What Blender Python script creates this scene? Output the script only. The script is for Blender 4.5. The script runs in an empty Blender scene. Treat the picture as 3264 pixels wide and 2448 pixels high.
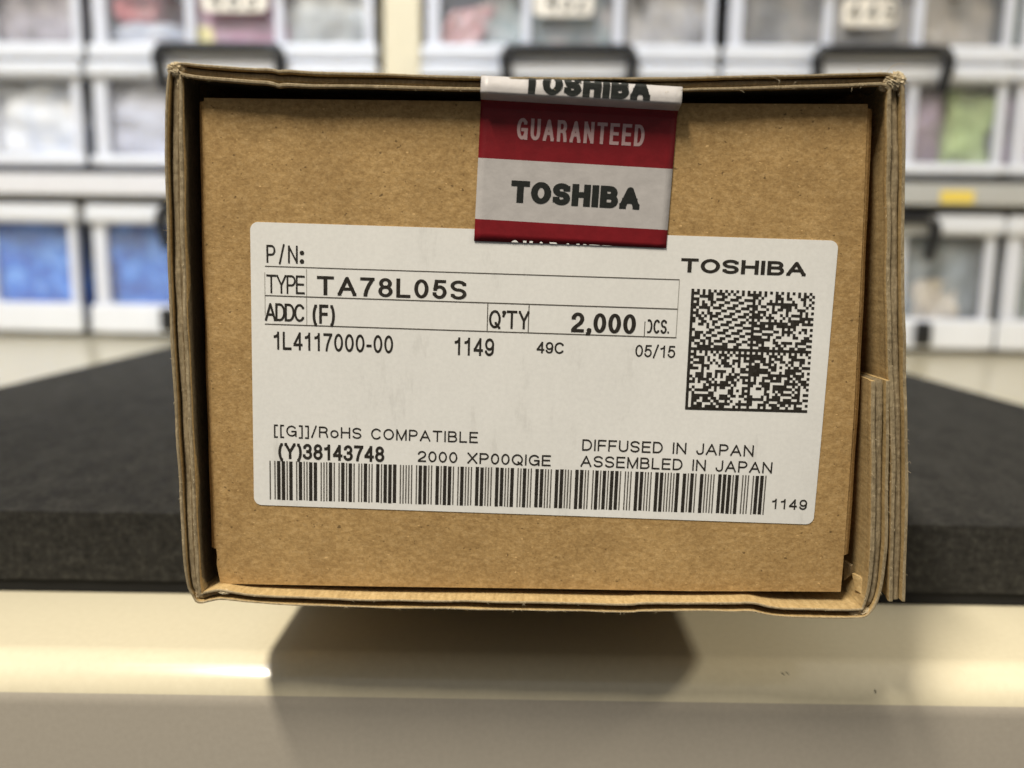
import bpy, bmesh, math, random
from mathutils import Vector, Matrix, noise
from mathutils.geometry import delaunay_2d_cdt

SC = bpy.context.scene
COL = SC.collection
rad = math.radians
random.seed(11)

# ------------------------------------------------------------------ camera
CAM_H = 0.0792                      # lens height over the desk top (m)
F_PX = 2600.0                       # focal length in photo pixels (photo is 3264 x 2448)
PITCH, ROLL, YAW = 8.4, 0.9, -0.1
cam_data = bpy.data.cameras.new('camera')
cam_data.sensor_width = 36.0
cam_data.lens = F_PX / 3264.0 * 36.0
cam_data.clip_start, cam_data.clip_end = 0.01, 30.0
cam_data.dof.use_dof = True
cam_data.dof.focus_distance = 0.139
cam_data.dof.aperture_fstop = 10.5
cam_data.dof.aperture_blades = 0
cam = bpy.data.objects.new('camera', cam_data)
COL.objects.link(cam)
cam.location = (0, 0, CAM_H)
SC.camera = cam

def cam_axes():
    c, s = math.cos(rad(PITCH)), math.sin(rad(PITCH))
    fwd = Vector((0, c, -s)); right = Vector((1, 0, 0)); down = fwd.cross(right)
    cy, sy = math.cos(rad(YAW)), math.sin(rad(YAW))
    rz = lambda v: Vector((cy*v.x - sy*v.y, sy*v.x + cy*v.y, v.z))
    fwd, right, down = rz(fwd), rz(right), rz(down)
    r = rad(-ROLL); cr, sr = math.cos(r), math.sin(r)
    return right*cr + down*sr, down*cr - right*sr, fwd
CR, CD, CF = cam_axes()
cam.rotation_euler = Matrix((( CR.x, -CD.x, -CF.x), (CR.y, -CD.y, -CF.y), (CR.z, -CD.z, -CF.z))).to_euler()

# ------------------------------------------------------------------ world, lamps, exposure
world = bpy.data.worlds.new('World'); SC.world = world; world.use_nodes = True
wn = world.node_tree; wbg = wn.nodes['Background']
wbg.inputs['Strength'].default_value = 0.46
tc = wn.nodes.new('ShaderNodeTexCoord'); sep = wn.nodes.new('ShaderNodeSeparateXYZ')
ramp = wn.nodes.new('ShaderNodeValToRGB')
ramp.color_ramp.elements[0].position = 0.50; ramp.color_ramp.elements[0].color = (0.155, 0.157, 0.157, 1)
ramp.color_ramp.elements[1].position = 0.95; ramp.color_ramp.elements[1].color = (1.0, 0.95, 0.87, 1)
mr = wn.nodes.new('ShaderNodeMapRange'); mr.inputs[1].default_value = -1; mr.inputs[2].default_value = 1
wn.links.new(tc.outputs['Generated'], sep.inputs[0]); wn.links.new(sep.outputs['Z'], mr.inputs[0])
wn.links.new(mr.outputs[0], ramp.inputs[0]); wn.links.new(ramp.outputs[0], wbg.inputs['Color'])

def area_lamp(name, loc, target, sx, sy, watts, color):
    l = bpy.data.lights.new(name, 'AREA'); l.shape = 'RECTANGLE'; l.size = sx; l.size_y = sy
    l.energy = watts; l.color = color
    o = bpy.data.objects.new(name, l); COL.objects.link(o)
    o.location = loc
    z = (Vector(loc) - Vector(target)).normalized()            # lamp shines along -z, its long side stays level along world y
    y = (Vector((0, 1, 0)) - z*z.y).normalized(); x = y.cross(z)
    o.rotation_euler = Matrix(((x.x, y.x, z.x), (x.y, y.y, z.y), (x.z, y.z, z.z))).to_euler()
    return o
# two long ceiling tubes running away from the camera, and an added cool fill for the shelf
area_lamp('ceiling_lamp_main', (-0.62, -0.64, 1.70), (-0.50, -0.36, 0), 0.13, 0.66, 57, (1.0, 0.92, 0.78))
area_lamp('ceiling_lamp_side', (2.10, -0.25, 1.55), (0.3, -0.20, 0), 0.13, 1.4, 32, (1.0, 0.91, 0.74))
shelf_fill = area_lamp('shelf_fill_light', (-0.45, 0.02, 1.55), (-0.12, 0.86, 0.20), 0.9, 0.18, 2.6, (0.58, 0.74, 1.0))
shelf_fill.data.spread = rad(62)                          # narrowed so the added fill stays on the shelf

SC.render.engine = 'CYCLES'
SC.cycles.use_denoising = True
SC.cycles.max_bounces = 8
SC.cycles.transparent_max_bounces = 12
SC.cycles.caustics_reflective = False; SC.cycles.caustics_refractive = False
SC.view_settings.view_transform = 'Standard'
SC.view_settings.look = 'None'
SC.view_settings.exposure = 0.0
SC.view_settings.gamma = 1.0
SC.view_settings.use_curve_mapping = False

# ------------------------------------------------------------------ photo measurements -> places in the world
def ray(px, py):
    return CR*((px-1632)/F_PX) + CD*((py-1224)/F_PX) + CF
CAM = Vector((0, 0, CAM_H))
def hit(px, py, point, normal):
    d = ray(px, py)
    return CAM + d*((Vector(point)-CAM).dot(normal)/d.dot(normal))

BOX_YAW = rad(-0.8)
BU = Vector((math.cos(BOX_YAW), math.sin(BOX_YAW), 0))      # along the box front
BN = Vector((-math.sin(BOX_YAW), math.cos(BOX_YAW), 0))     # into the box
D_PANEL, D_RIM = 0.1382, 0.1352                              # front panel is recessed 3 mm behind the rim
BOX_O = Vector((0, 0, 0)) + BN*D_RIM + Vector((0, 0, 0.0202))  # box local origin: on the rim plane, at the foam top
def box_uv(px, py, depth=0.0):
    """photo point -> (u, z) in box coordinates on a plane `depth` metres behind the rim"""
    p = hit(px, py, BN*(D_RIM+depth), BN) - BOX_O
    return Vector((p.dot(BU), p.z))

# ------------------------------------------------------------------ helpers
def link(name, bm, mat=None, parent=None, smooth=False, mats=None):
    me = bpy.data.meshes.new(name); bm.to_mesh(me); bm.free()
    if mats:
        for m in mats: me.materials.append(m)
    elif mat: me.materials.append(mat)
    if smooth:
        for p in me.polygons: p.use_smooth = True
    o = bpy.data.objects.new(name, me); COL.objects.link(o)
    if parent is not None: o.parent = parent
    return o
def tag(o, label=None, cat=None, group=None, kind=None):
    if label: o['label'] = label
    if cat: o['category'] = cat
    if group: o['group'] = group
    if kind: o['kind'] = kind
    return o
def empty(name, loc=(0, 0, 0), rz=0.0):
    o = bpy.data.objects.new(name, None); COL.objects.link(o)
    o.location = loc; o.rotation_euler = (0, 0, rz); o.empty_display_size = 0.01
    return o
def bm_box(bm, x0, x1, y0, y1, z0, z1, bevel=0.0, seg=2, mi=0):
    vs = [bm.verts.new(c) for c in ((x0,y0,z0),(x1,y0,z0),(x1,y1,z0),(x0,y1,z0),(x0,y0,z1),(x1,y0,z1),(x1,y1,z1),(x0,y1,z1))]
    fs = [bm.faces.new([vs[i] for i in f]) for f in ((3,2,1,0),(4,5,6,7),(0,1,5,4),(1,2,6,5),(2,3,7,6),(3,0,4,7))]
    for f in fs: f.material_index = mi
    if bevel:
        es = list({e for f in fs for e in f.edges})
        bmesh.ops.bevel(bm, geom=es, offset=bevel, segments=seg, profile=0.5, affect='EDGES')
def bm_tube(bm, pts, r, n=10):
    pts = [Vector(p) for p in pts]; rings = []
    for i, p in enumerate(pts):
        t = (pts[min(i+1, len(pts)-1)] - pts[max(i-1, 0)]).normalized()
        a = t.orthogonal().normalized() if i == 0 else (prev - t*prev.dot(t)).normalized()
        prev = a; b = t.cross(a)
        rr = r[i] if isinstance(r, (list, tuple)) else r
        rings.append([bm.verts.new(p + a*math.cos(2*math.pi*k/n)*rr + b*math.sin(2*math.pi*k/n)*rr) for k in range(n)])
    for i in range(len(rings)-1):
        for k in range(n):
            bm.faces.new((rings[i][k], rings[i][(k+1) % n], rings[i+1][(k+1) % n], rings[i+1][k]))
    bm.faces.new(rings[0][::-1]); bm.faces.new(rings[-1])
def catmull(pts, step):
    out = []
    P = [pts[0]] + list(pts) + [pts[-1]]
    for i in range(1, len(P)-2):
        p0, p1, p2, p3 = P[i-1], P[i], P[i+1], P[i+2]
        n = max(1, int((p2-p1).length/step))
        for k in range(n):
            t = k/n
            out.append(0.5*((2*p1) + (p2-p0)*t + (2*p0-5*p1+4*p2-p3)*t*t + (3*p1-p0-3*p2+p3)*t**3))
    out.append(pts[-1].copy())
    return out

# ------------------------------------------------------------------ materials
def new_mat(name):
    m = bpy.data.materials.new(name); m.use_nodes = True
    return m, m.node_tree, m.node_tree.nodes['Principled BSDF']
def coords(nt, scale):
    t = nt.nodes.new('ShaderNodeTexCoord'); mp = nt.nodes.new('ShaderNodeMapping')
    mp.inputs['Scale'].default_value = scale
    nt.links.new(t.outputs['Object'], mp.inputs[0])
    return mp.outputs[0]
def tex_noise(nt, vec, scale, detail=4, rough=0.6):
    n = nt.nodes.new('ShaderNodeTexNoise'); n.inputs['Scale'].default_value = scale
    n.inputs['Detail'].default_value = detail; n.inputs['Roughness'].default_value = rough
    nt.links.new(vec, n.inputs['Vector'])
    return n.outputs['Fac']
def ramp_node(nt, fac, stops):
    r = nt.nodes.new('ShaderNodeValToRGB')
    while len(r.color_ramp.elements) < len(stops): r.color_ramp.elements.new(0.5)
    for e, (p, c) in zip(r.color_ramp.elements, stops):
        e.position = p; e.color = (*c, 1) if len(c) == 3 else c
    nt.links.new(fac, r.inputs[0])
    return r.outputs[0]
def mix_col(nt, fac, a, b, mode='MIX'):
    m = nt.nodes.new('ShaderNodeMix'); m.data_type = 'RGBA'; m.blend_type = mode
    for sock, v in ((m.inputs[0], fac), (m.inputs[6], a), (m.inputs[7], b)):
        if hasattr(v, 'default_value') or isinstance(v, bpy.types.NodeSocket): nt.links.new(v, sock)
        else: sock.default_value = v if isinstance(v, (int, float)) else (*v, 1)
    return m.outputs[2]
def bump(nt, bsdf, h, strength, dist):
    b = nt.nodes.new('ShaderNodeBump'); b.inputs['Strength'].default_value = strength; b.inputs['Distance'].default_value = dist
    nt.links.new(h, b.inputs['Height']); nt.links.new(b.outputs[0], bsdf.inputs['Normal'])

def kraft(name, lo, mid, hi, specks=True, streak=(850, 850, 1500)):
    m, nt, b = new_mat(name)
    v = coords(nt, (1, 1, 1)); vs = coords(nt, streak)
    fib = tex_noise(nt, vs, 1.0, 5, 0.65)
    grain = tex_noise(nt, v, 1900, 4, 0.7)
    cloud = tex_noise(nt, v, 90, 4, 0.6)
    c = ramp_node(nt, fib, [(0.30, lo), (0.52, mid), (0.72, hi)])
    g = ramp_node(nt, grain, [(0.30, (0.79, 0.78, 0.765)), (0.50, (1, 1, 1)), (0.72, (1.17, 1.17, 1.16))])
    c = mix_col(nt, 1.0, c, g, 'MULTIPLY')
    k = ramp_node(nt, cloud, [(0.32, (0.90, 0.89, 0.88)), (0.66, (1.06, 1.06, 1.06))])
    c = mix_col(nt, 1.0, c, k, 'MULTIPLY')
    if specks:
        sp = tex_noise(nt, coords(nt, (1150, 1150, 1500)), 1.0, 1, 0.4)
        sm = ramp_node(nt, sp, [(0.735, (0, 0, 0)), (0.79, (0.8, 0.8, 0.8))])
        c = mix_col(nt, sm, c, tuple(x*0.35 for x in lo))
        lp = tex_noise(nt, coords(nt, (1100, 700, 2400)), 1.0, 1, 0.4)
        lm = ramp_node(nt, lp, [(0.73, (0, 0, 0)), (0.78, (0.7, 0.7, 0.7))])
        c = mix_col(nt, lm, c, tuple(min(1, x*1.55) for x in hi))
    nt.links.new(c, b.inputs['Base Color'])
    b.inputs['Roughness'].default_value = 0.78
    b.inputs['Specular IOR Level'].default_value = 0.25
    ad = nt.nodes.new('ShaderNodeMath'); ad.operation = 'MULTIPLY_ADD'; ad.inputs[1].default_value = 4.0
    nt.links.new(tex_noise(nt, v, 55, 3, 0.5), ad.inputs[0]); nt.links.new(grain, ad.inputs[2])
    bump(nt, b, ad.outputs[0], 0.45, 0.00016)
    return m
M_PANEL = kraft('kraft_panel', (0.35, 0.215, 0.082), (0.445, 0.285, 0.116), (0.545, 0.365, 0.165))
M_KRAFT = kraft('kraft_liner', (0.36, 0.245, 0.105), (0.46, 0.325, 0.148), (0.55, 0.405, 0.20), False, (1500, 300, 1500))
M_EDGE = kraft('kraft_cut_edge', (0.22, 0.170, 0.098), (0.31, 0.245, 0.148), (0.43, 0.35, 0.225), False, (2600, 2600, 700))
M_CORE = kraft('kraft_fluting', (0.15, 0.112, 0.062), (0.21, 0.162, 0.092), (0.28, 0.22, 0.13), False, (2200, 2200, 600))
M_TORN = kraft('torn_paper', (0.50, 0.41, 0.26), (0.62, 0.52, 0.35), (0.74, 0.65, 0.47), False, (2500, 2500, 2500))

m, nt, b = new_mat('label_paper'); M_LABEL = m
v = coords(nt, (1, 1, 1))
sm = tex_noise(nt, coords(nt, (150, 150, 45)), 1.0, 5, 0.7)
fine = tex_noise(nt, v, 1400, 3, 0.6)
c = ramp_node(nt, sm, [(0.27, (0.70, 0.69, 0.66)), (0.40, (0.835, 0.827, 0.797)), (0.8, (0.865, 0.857, 0.827))])
c = mix_col(nt, 1.0, c, ramp_node(nt, fine, [(0.3, (0.96, 0.96, 0.96)), (0.7, (1.03, 1.03, 1.03))]), 'MULTIPLY')
nt.links.new(c, b.inputs['Base Color']); b.inputs['Roughness'].default_value = 0.5
b.inputs['Specular IOR Level'].default_value = 0.35
bump(nt, b, tex_noise(nt, coords(nt, (75, 75, 28)), 1.0, 4, 0.5), 0.45, 0.0006)

def flat_mat(name, col, rough=0.5, spec=0.4, var=0.06, scale=900, bmp=0.0):
    m, nt, b = new_mat(name)
    n = tex_noise(nt, coords(nt, (1, 1, 1)), scale, 4, 0.6)
    c = ramp_node(nt, n, [(0.3, tuple(x*(1-var) for x in col)), (0.7, tuple(min(1, x*(1+var)) for x in col))])
    nt.links.new(c, b.inputs['Base Color'])
    b.inputs['Roughness'].default_value = rough; b.inputs['Specular IOR Level'].default_value = spec
    if bmp: bump(nt, b, n, 0.4, bmp)
    return m
def ink_mat(name, col, patch=0.25):
    m, nt, b = new_mat(name)
    n = tex_noise(nt, coords(nt, (1, 1, 1)), 2600, 3, 0.7)
    c = ramp_node(nt, n, [(0.35, col), (0.75, tuple(x + patch*0.12 for x in col))])
    nt.links.new(c, b.inputs['Base Color']); b.inputs['Roughness'].default_value = 0.55
    b.inputs['Specular IOR Level'].default_value = 0.25
    return m
M_INK = ink_mat('thermal_ink', (0.018, 0.014, 0.009))
M_INK_THIN = ink_mat('thermal_ink_light', (0.085, 0.075, 0.06), 0.5)
M_INK_FAINT = ink_mat('thermal_ink_faint', (0.36, 0.345, 0.31), 0.8)
M_TAPE_W = flat_mat('tape_white', (0.50, 0.475, 0.465), 0.42, 0.4, 0.07, 420, 0.00015)
M_TAPE_R = flat_mat('tape_red', (0.195, 0.008, 0.013), 0.42, 0.35, 0.12, 420, 0.00015)
M_TAPE_TXT_W = flat_mat('tape_pink_white_print', (0.50, 0.34, 0.34), 0.4, 0.4, 0.06, 2500)
M_TAPE_TXT_K = ink_mat('tape_black_print', (0.012, 0.014, 0.012), 0.1)

m, nt, b = new_mat('black_foam'); M_FOAM = m
n1 = tex_noise(nt, coords(nt, (1, 1, 1)), 560, 7, 0.85)
n2 = tex_noise(nt, coords(nt, (170, 90, 420)), 1.0, 5, 0.7)
c = ramp_node(nt, n1, [(0.36, (0.010, 0.0097, 0.0086)), (0.50, (0.025, 0.0243, 0.0218)), (0.66, (0.064, 0.062, 0.055))])
c = mix_col(nt, 1.0, c, ramp_node(nt, n2, [(0.3, (0.55, 0.545, 0.54)), (0.7, (1.6, 1.58, 1.53))]), 'MULTIPLY')
nt.links.new(c, b.inputs['Base Color']); b.inputs['Roughness'].default_value = 0.85
b.inputs['Specular IOR Level'].default_value = 0.3
bump(nt, b, n1, 1.0, 0.0011)
M_FOAM_BASE = flat_mat('black_base_layer', (0.012, 0.012, 0.012), 0.8, 0.2)

m, nt, b = new_mat('cream_laminate'); M_DESK = m
n1 = tex_noise(nt, coords(nt, (1, 1, 1)), 700, 4, 0.6)
c = ramp_node(nt, n1, [(0.3, (0.69, 0.62, 0.445)), (0.7, (0.73, 0.66, 0.48))])
nt.links.new(c, b.inputs['Base Color']); b.inputs['Roughness'].default_value = 0.21
b.inputs['Coat Weight'].default_value = 0.40; b.inputs['Coat Roughness'].default_value = 0.15; b.inputs['Coat IOR'].default_value = 1.55
b.inputs['Specular IOR Level'].default_value = 0.5
bump(nt, b, n1, 0.05, 0.0001)
m, nt, b = new_mat('darkened_front_band'); M_BAND = m
n1 = tex_noise(nt, coords(nt, (1, 1, 1)), 900, 4, 0.6)
c = ramp_node(nt, n1, [(0.3, (0.43, 0.385, 0.32)), (0.7, (0.465, 0.42, 0.35))])
nt.links.new(c, b.inputs['Base Color']); b.inputs['Roughness'].default_value = 0.33
b.inputs['Specular IOR Level'].default_value = 0.4
bump(nt, b, n1, 0.08, 0.0001)
M_SCUFF = flat_mat('desk_scuff', (0.10, 0.085, 0.06), 0.6)

def plastic(name, col, alpha, trans=0.35, rough=0.35):
    """milky plastic: part of the light goes straight through, part diffuses through, the rest is body colour"""
    m, nt, b = new_mat(name)
    n = tex_noise(nt, coords(nt, (1, 1, 1)), 30, 3, 0.5)
    nt.links.new(ramp_node(nt, n, [(0.3, tuple(x*0.96 for x in col)), (0.7, col)]), b.inputs['Base Color'])
    b.inputs['Roughness'].default_value = rough
    tr = nt.nodes.new('ShaderNodeBsdfTranslucent'); tr.inputs['Color'].default_value = (*col, 1)
    m1 = nt.nodes.new('ShaderNodeMixShader'); m1.inputs[0].default_value = trans
    nt.links.new(b.outputs[0], m1.inputs[1]); nt.links.new(tr.outputs[0], m1.inputs[2])
    tp = nt.nodes.new('ShaderNodeBsdfTransparent')
    m2 = nt.nodes.new('ShaderNodeMixShader'); m2.inputs[0].default_value = alpha
    nt.links.new(tp.outputs[0], m2.inputs[1]); nt.links.new(m1.outputs[0], m2.inputs[2])
    nt.links.new(m2.outputs[0], nt.nodes['Material Output'].inputs['Surface'])
    return m
M_BIN = plastic('milky_plastic', (0.82, 0.84, 0.91), 0.76, 0.15)
M_PANE = plastic('clear_milky_window', (0.86, 0.88, 0.92), 0.085, 0.2, 0.22)
M_TUB = plastic('clear_grey_tub', (0.42, 0.43, 0.45), 0.45, 0.2, 0.3)
M_LID = plastic('white_plastic_lid', (0.80, 0.82, 0.87), 0.95, 0.15)
M_BLACK = flat_mat('black_plastic', (0.012, 0.012, 0.013), 0.4, 0.4)
M_POST = flat_mat('cream_painted_steel', (0.70, 0.635, 0.47), 0.4, 0.4, 0.03, 60)
M_SHELF_W = flat_mat('pale_grey_steel', (0.62, 0.62, 0.65), 0.45, 0.4, 0.03, 60)
M_SHELF_G = flat_mat('grey_steel', (0.40, 0.40, 0.385), 0.5, 0.4, 0.03, 60)
M_YELLOW = flat_mat('yellow_sticker', (0.72, 0.55, 0.10), 0.5)
M_STICKER = flat_mat('cream_paper', (0.76, 0.71, 0.62), 0.6)
M_WALL = flat_mat('dim_wall', (0.16, 0.155, 0.15), 0.9, 0.2)

# ------------------------------------------------------------------ setting: wall, desk, foam mat
bm = bmesh.new(); bm_box(bm, -2.0, 2.0, 1.42, 1.47, -0.75, 2.0)
tag(link('wall', bm, M_WALL), kind='structure')

desk = tag(empty('desk', (0, 0.15, 0)), 'glossy cream laminate desk with a rounded front edge, under the black foam mat', 'desk')
R_EDGE = 0.0085
prof = [(1.41, 0.0), (0.9, 0.0), (0.4, 0.0), (0.2, 0.0)]
for k in range(0, 17):
    a = rad(90*k/16)
    prof.append((0.1500 + R_EDGE - R_EDGE*math.sin(a), -R_EDGE + R_EDGE*math.cos(a)))
prof += [(0.1500, -0.05), (0.1500, -0.085)]
for k in range(1, 7):
    a = rad(90*k/6)
    prof.append((0.1500 + 0.004 - 0.004*math.cos(a), -0.085 - 0.004*math.sin(a)))
prof += [(1.41, -0.089)]
bm = bmesh.new()
A = [bm.verts.new((-1.3, y-0.15, z)) for y, z in prof]; B = [bm.verts.new((1.3, y-0.15, z)) for y, z in prof]
for i in range(len(prof)):
    j = (i+1) % len(prof)
    f = bm.faces.new((A[i], B[i], B[j], A[j]))
    if 4 + 13 <= i < len(prof)-1: f.material_index = 1  # front band: weaker light on the desk front put into its colour
bm.faces.new(A[::-1]); bm.faces.new(B)
bmesh.ops.recalc_face_normals(bm, faces=bm.faces)
top = link('desk_top', bm, None, desk, mats=[M_DESK, M_BAND])
for p in top.data.polygons: p.use_smooth = len(p.vertices) == 4 and abs(p.normal.x) < 0.5
top.data.polygons[-1].use_smooth = False; top.data.polygons[-2].use_smooth = False
# small dark scuffs on the front of the desk edge
def scuff(px0, py0, px1, py1, w):
    bm = bmesh.new()
    a = hit(px0, py0, (0, 0.1500, 0), Vector((0, 1, 0))); c = hit(px1, py1, (0, 0.1500, 0), Vector((0, 1, 0)))
    d = (c-a); n = Vector((-d.z, 0, d.x)).normalized()*w
    off = Vector((0, -0.15-0.00006, 0))
    mid = (a+c)/2
    ring = [a, a*0.6+c*0.4+n, a*0.2+c*0.8+n*0.7, c, a*0.3+c*0.7-n*0.6, a*0.7+c*0.3-n]
    fr = [bm.verts.new(p+off) for p in ring]; bk = [bm.verts.new(p+off+Vector((0, 0.00005, 0))) for p in ring]
    bm.faces.new(fr)
    for i in range(6): bm.faces.new((fr[i], bk[i], bk[(i+1) % 6], fr[(i+1) % 6]))
    link('scuff_mark', bm, M_SCUFF, desk)
scuff(2488, 2142, 2502, 2153, 0.00011); scuff(2502, 2140, 2518, 2152, 0.00010); scuff(2788, 2196, 2791, 2212, 0.00017)

mat = tag(empty('foam_mat', (0, 0.1846, 0)), 'thick charcoal foam mat lying on the cream desk under the cardboard box', 'foam mat')
def foam(name, x0, x1, y0, y1, z0, z1, m, jit, step=0.004):
    bm = bmesh.new(); bm_box(bm, x0, x1, y0, y1, z0, z1)
    bmesh.ops.subdivide_edges(bm, edges=[e for e in bm.edges if abs(e.verts[0].co.x-e.verts[1].co.x) > 0.1], cuts=150, use_grid_fill=True)
    bmesh.ops.subdivide_edges(bm, edges=[e for e in bm.edges if abs(e.verts[0].co.z-e.verts[1].co.z) > 0.01], cuts=5, use_grid_fill=True)
    for v_ in bm.verts:
        w = noise.noise_vector(v_.co*260)
        v_.co += Vector((0, w.y, w.z))*jit
    return link(name, bm, m, mat, smooth=False)
foam('foam_slab', -0.232, 0.229, 0.0, 0.50, 0.0034, 0.0200, M_FOAM, 0.00022)
foam('base_layer', -0.2312, 0.2282, 0.0006, 0.4994, 0.0002, 0.0034, M_FOAM_BASE, 0.00006)  # thin darker layer at the foot of the mat, set slightly back

# ------------------------------------------------------------------ the cardboard box
box = tag(empty('cardboard_box', BOX_O, BOX_YAW), 'brown corrugated cardboard carton with white printed label and red and white seal tape', 'cardboard box')
BOX_D = 0.20

# wall strip, traced as its outer edge: inner side wall (top end) - bottom - left - top - outer side wall (bottom end)
O_PX = [(2838,1213),(2836,1350),(2835,1500),(2831,1700),(2824,1800),(2813,1880),(2795,1932),(2768,1964),(2735,1972),
        (2600,1971),(2500,1968),(2440,1960),(2396,1950),(2330,1951),(2200,1951),(2050,1950),(2000,1953),(1800,1949),(1500,1944),(1196,1939),
        (942,1930),(800,1923),(745,1918),(700,1914),(668,1919),(640,1925),(622,1920),(609,1898),(595,1868),(583,1785),
        (573,1620),(567,1495),(557,1340),(549,1197),(539,998),(533,840),(529,700),(525,497),(526,348),(531,250),(541,217),(560,201),(585,198),
        (650,205),(780,214),(860,217),(888,223),(915,222),(1000,227),(1094,229),(1300,236),(1537,243),(1800,246),(2050,246),(2179,245),(2400,240),(2587,237),(2760,231),
        (2818,230),(2850,237),(2872,258),(2883,300),(2887,400),(2886,600),(2884,800),(2885,1000),(2889,1200),(2894,1400),(2896,1500),(2893,1700),(2888,1850),(2886,1921)]
# board thickness in photo pixels at fractions along that list (index, px)
T_PX = [(0,58),(4,54),(6,44),(7,34),(9,33),(19,31),(21,31),(22,33),(23,38),(25,40),(27,40),(29,52),(33,56),(37,58),(39,48),(41,40),(44,48),(46,52),(50,44),(56,40),(58,40),(60,46),(62,56),(66,54),(71,52),(72,46)]
def lerp_tab(tab, x):
    for (a, va), (b_, vb) in zip(tab, tab[1:]):
        if x <= b_: return va + (vb-va)*(x-a)/(b_-a)
    return tab[-1][1]
MM_PX = D_RIM/F_PX
ctrl = [box_uv(*p) for p in O_PX]
path, thick, hem, low = [], [], [], []
LOW = [(0,0),(6,0),(9,1),(20,1),(23,0.3),(26,0),(72,0)]          # along the bottom the fluting sits deeper
HEM = [(0,0.25),(4,0.2),(6,0.1),(8,0.0),(25,0.0),(27,0.5),(29,1.0),(57,1.0),(60,0.35),(72,0.35)]
for i in range(len(ctrl)-1):
    p0, p1, p2, p3 = ctrl[max(i-1, 0)], ctrl[i], ctrl[i+1], ctrl[min(i+2, len(ctrl)-1)]
    n = max(2, int((p2-p1).length/0.0004))
    for k in range(n):
        t = k/n
        path.append(0.5*((2*p1)+(p2-p0)*t+(2*p0-5*p1+4*p2-p3)*t*t+(3*p1-p0-3*p2+p3)*t**3))
        thick.append(lerp_tab(T_PX, i+t)*MM_PX); hem.append(lerp_tab(HEM, i+t)); low.append(lerp_tab(LOW, i+t))
NP = len(path)
def smooth_normals(win=4):
    ns = []
    for i in range(NP):
        d = path[min(i+win, NP-1)] - path[max(i-win, 0)]
        ns.append(Vector((-d.y, d.x)).normalized())
    return ns
NRM = smooth_normals()
# path runs clockwise seen from the front when going right-wall -> bottom -> left -> top, inside is on its right-hand normal
cen = Vector((0, 0.044))
if (cen - path[NP//2]).dot(NRM[NP//2]) < 0: NRM = [-n for n in NRM]
def nz(i, seed, f=0.05): return noise.noise(Vector((i*f, seed, 0.3)))
def strip(name, fa, fb, y_front, jit, matl, front_mat, seed, y_back=BOX_D, under=lambda i: 0.0):
    """one layer of the board between fractions fa..fb of the thickness"""
    bm = bmesh.new(); rows = []
    for i in range(NP):
        t = thick[i]
        wob = nz(i, seed)*0.00009 + nz(i, seed+9, 0.5)*0.000012
        a = path[i] + NRM[i]*(t*fa(i) + wob); ab = a - NRM[i]*(t*0.70*under(i)); c = path[i] + NRM[i]*(t*fb(i) + wob*0.8 + nz(i, seed+3, 0.5)*0.000018)
        yf = (y_front(i) if callable(y_front) else y_front) + nz(i, seed+5, 0.5)*jit*0.25 + nz(i, seed+7, 0.05)*jit*1.5
        row = [bm.verts.new((ab.x, y_back, ab.y)), bm.verts.new((a.x, yf+0.00012, a.y)), bm.verts.new(((a.x*0.75+c.x*0.25), yf, a.y*0.75+c.y*0.25)),
               bm.verts.new(((a.x*0.25+c.x*0.75), yf, a.y*0.25+c.y*0.75)), bm.verts.new((c.x, yf+0.00018, c.y))]
        for dy, k in ((0.0007, 0.0), (0.0014, 0.16), (0.0026, 0.50), (0.0050, 0.70)):
            q = c + NRM[i]*(-t*k*under(i))
            row.append(bm.verts.new((q.x, yf+dy, q.y)))
        q = c + NRM[i]*(-t*0.70*under(i)); row.append(bm.verts.new((q.x, y_back, q.y)))
        rows.append(row)
    for i in range(NP-1):
        for k in range(len(rows[i])-1):
            f = bm.faces.new((rows[i][k], rows[i+1][k], rows[i+1][k+1], rows[i][k+1]))
            f.material_index = 1 if k in (1, 2, 3) else 0
        f = bm.faces.new((rows[i][-1], rows[i+1][-1], rows[i+1][0], rows[i][0])); f.material_index = 0
    bm.faces.new(rows[0]); bm.faces.new(rows[-1][::-1])
    bmesh.ops.recalc_face_normals(bm, faces=bm.faces)
    return link(name, bm, None, box, smooth=False, mats=[matl, front_mat])
lin_o = lambda i: 0.19 - 0.05*low[i] + 0.05*nz(i, 31, 0.03)
core_a = lambda i: 0.29 + 0.05*nz(i, 33, 0.025)
core_b = lambda i: 0.70 + 0.05*nz(i, 35, 0.03)
lin_i = lambda i: 0.76 + 0.05*nz(i, 37, 0.03)
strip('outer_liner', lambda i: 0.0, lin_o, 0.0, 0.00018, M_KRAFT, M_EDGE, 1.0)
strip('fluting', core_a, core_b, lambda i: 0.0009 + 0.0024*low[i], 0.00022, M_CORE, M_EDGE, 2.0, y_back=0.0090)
strip('inner_liner', lin_i, lambda i: 1.0, 0.0001, 0.00022, M_KRAFT, M_EDGE, 3.0, y_back=0.03, under=lambda i: hem[i])

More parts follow.
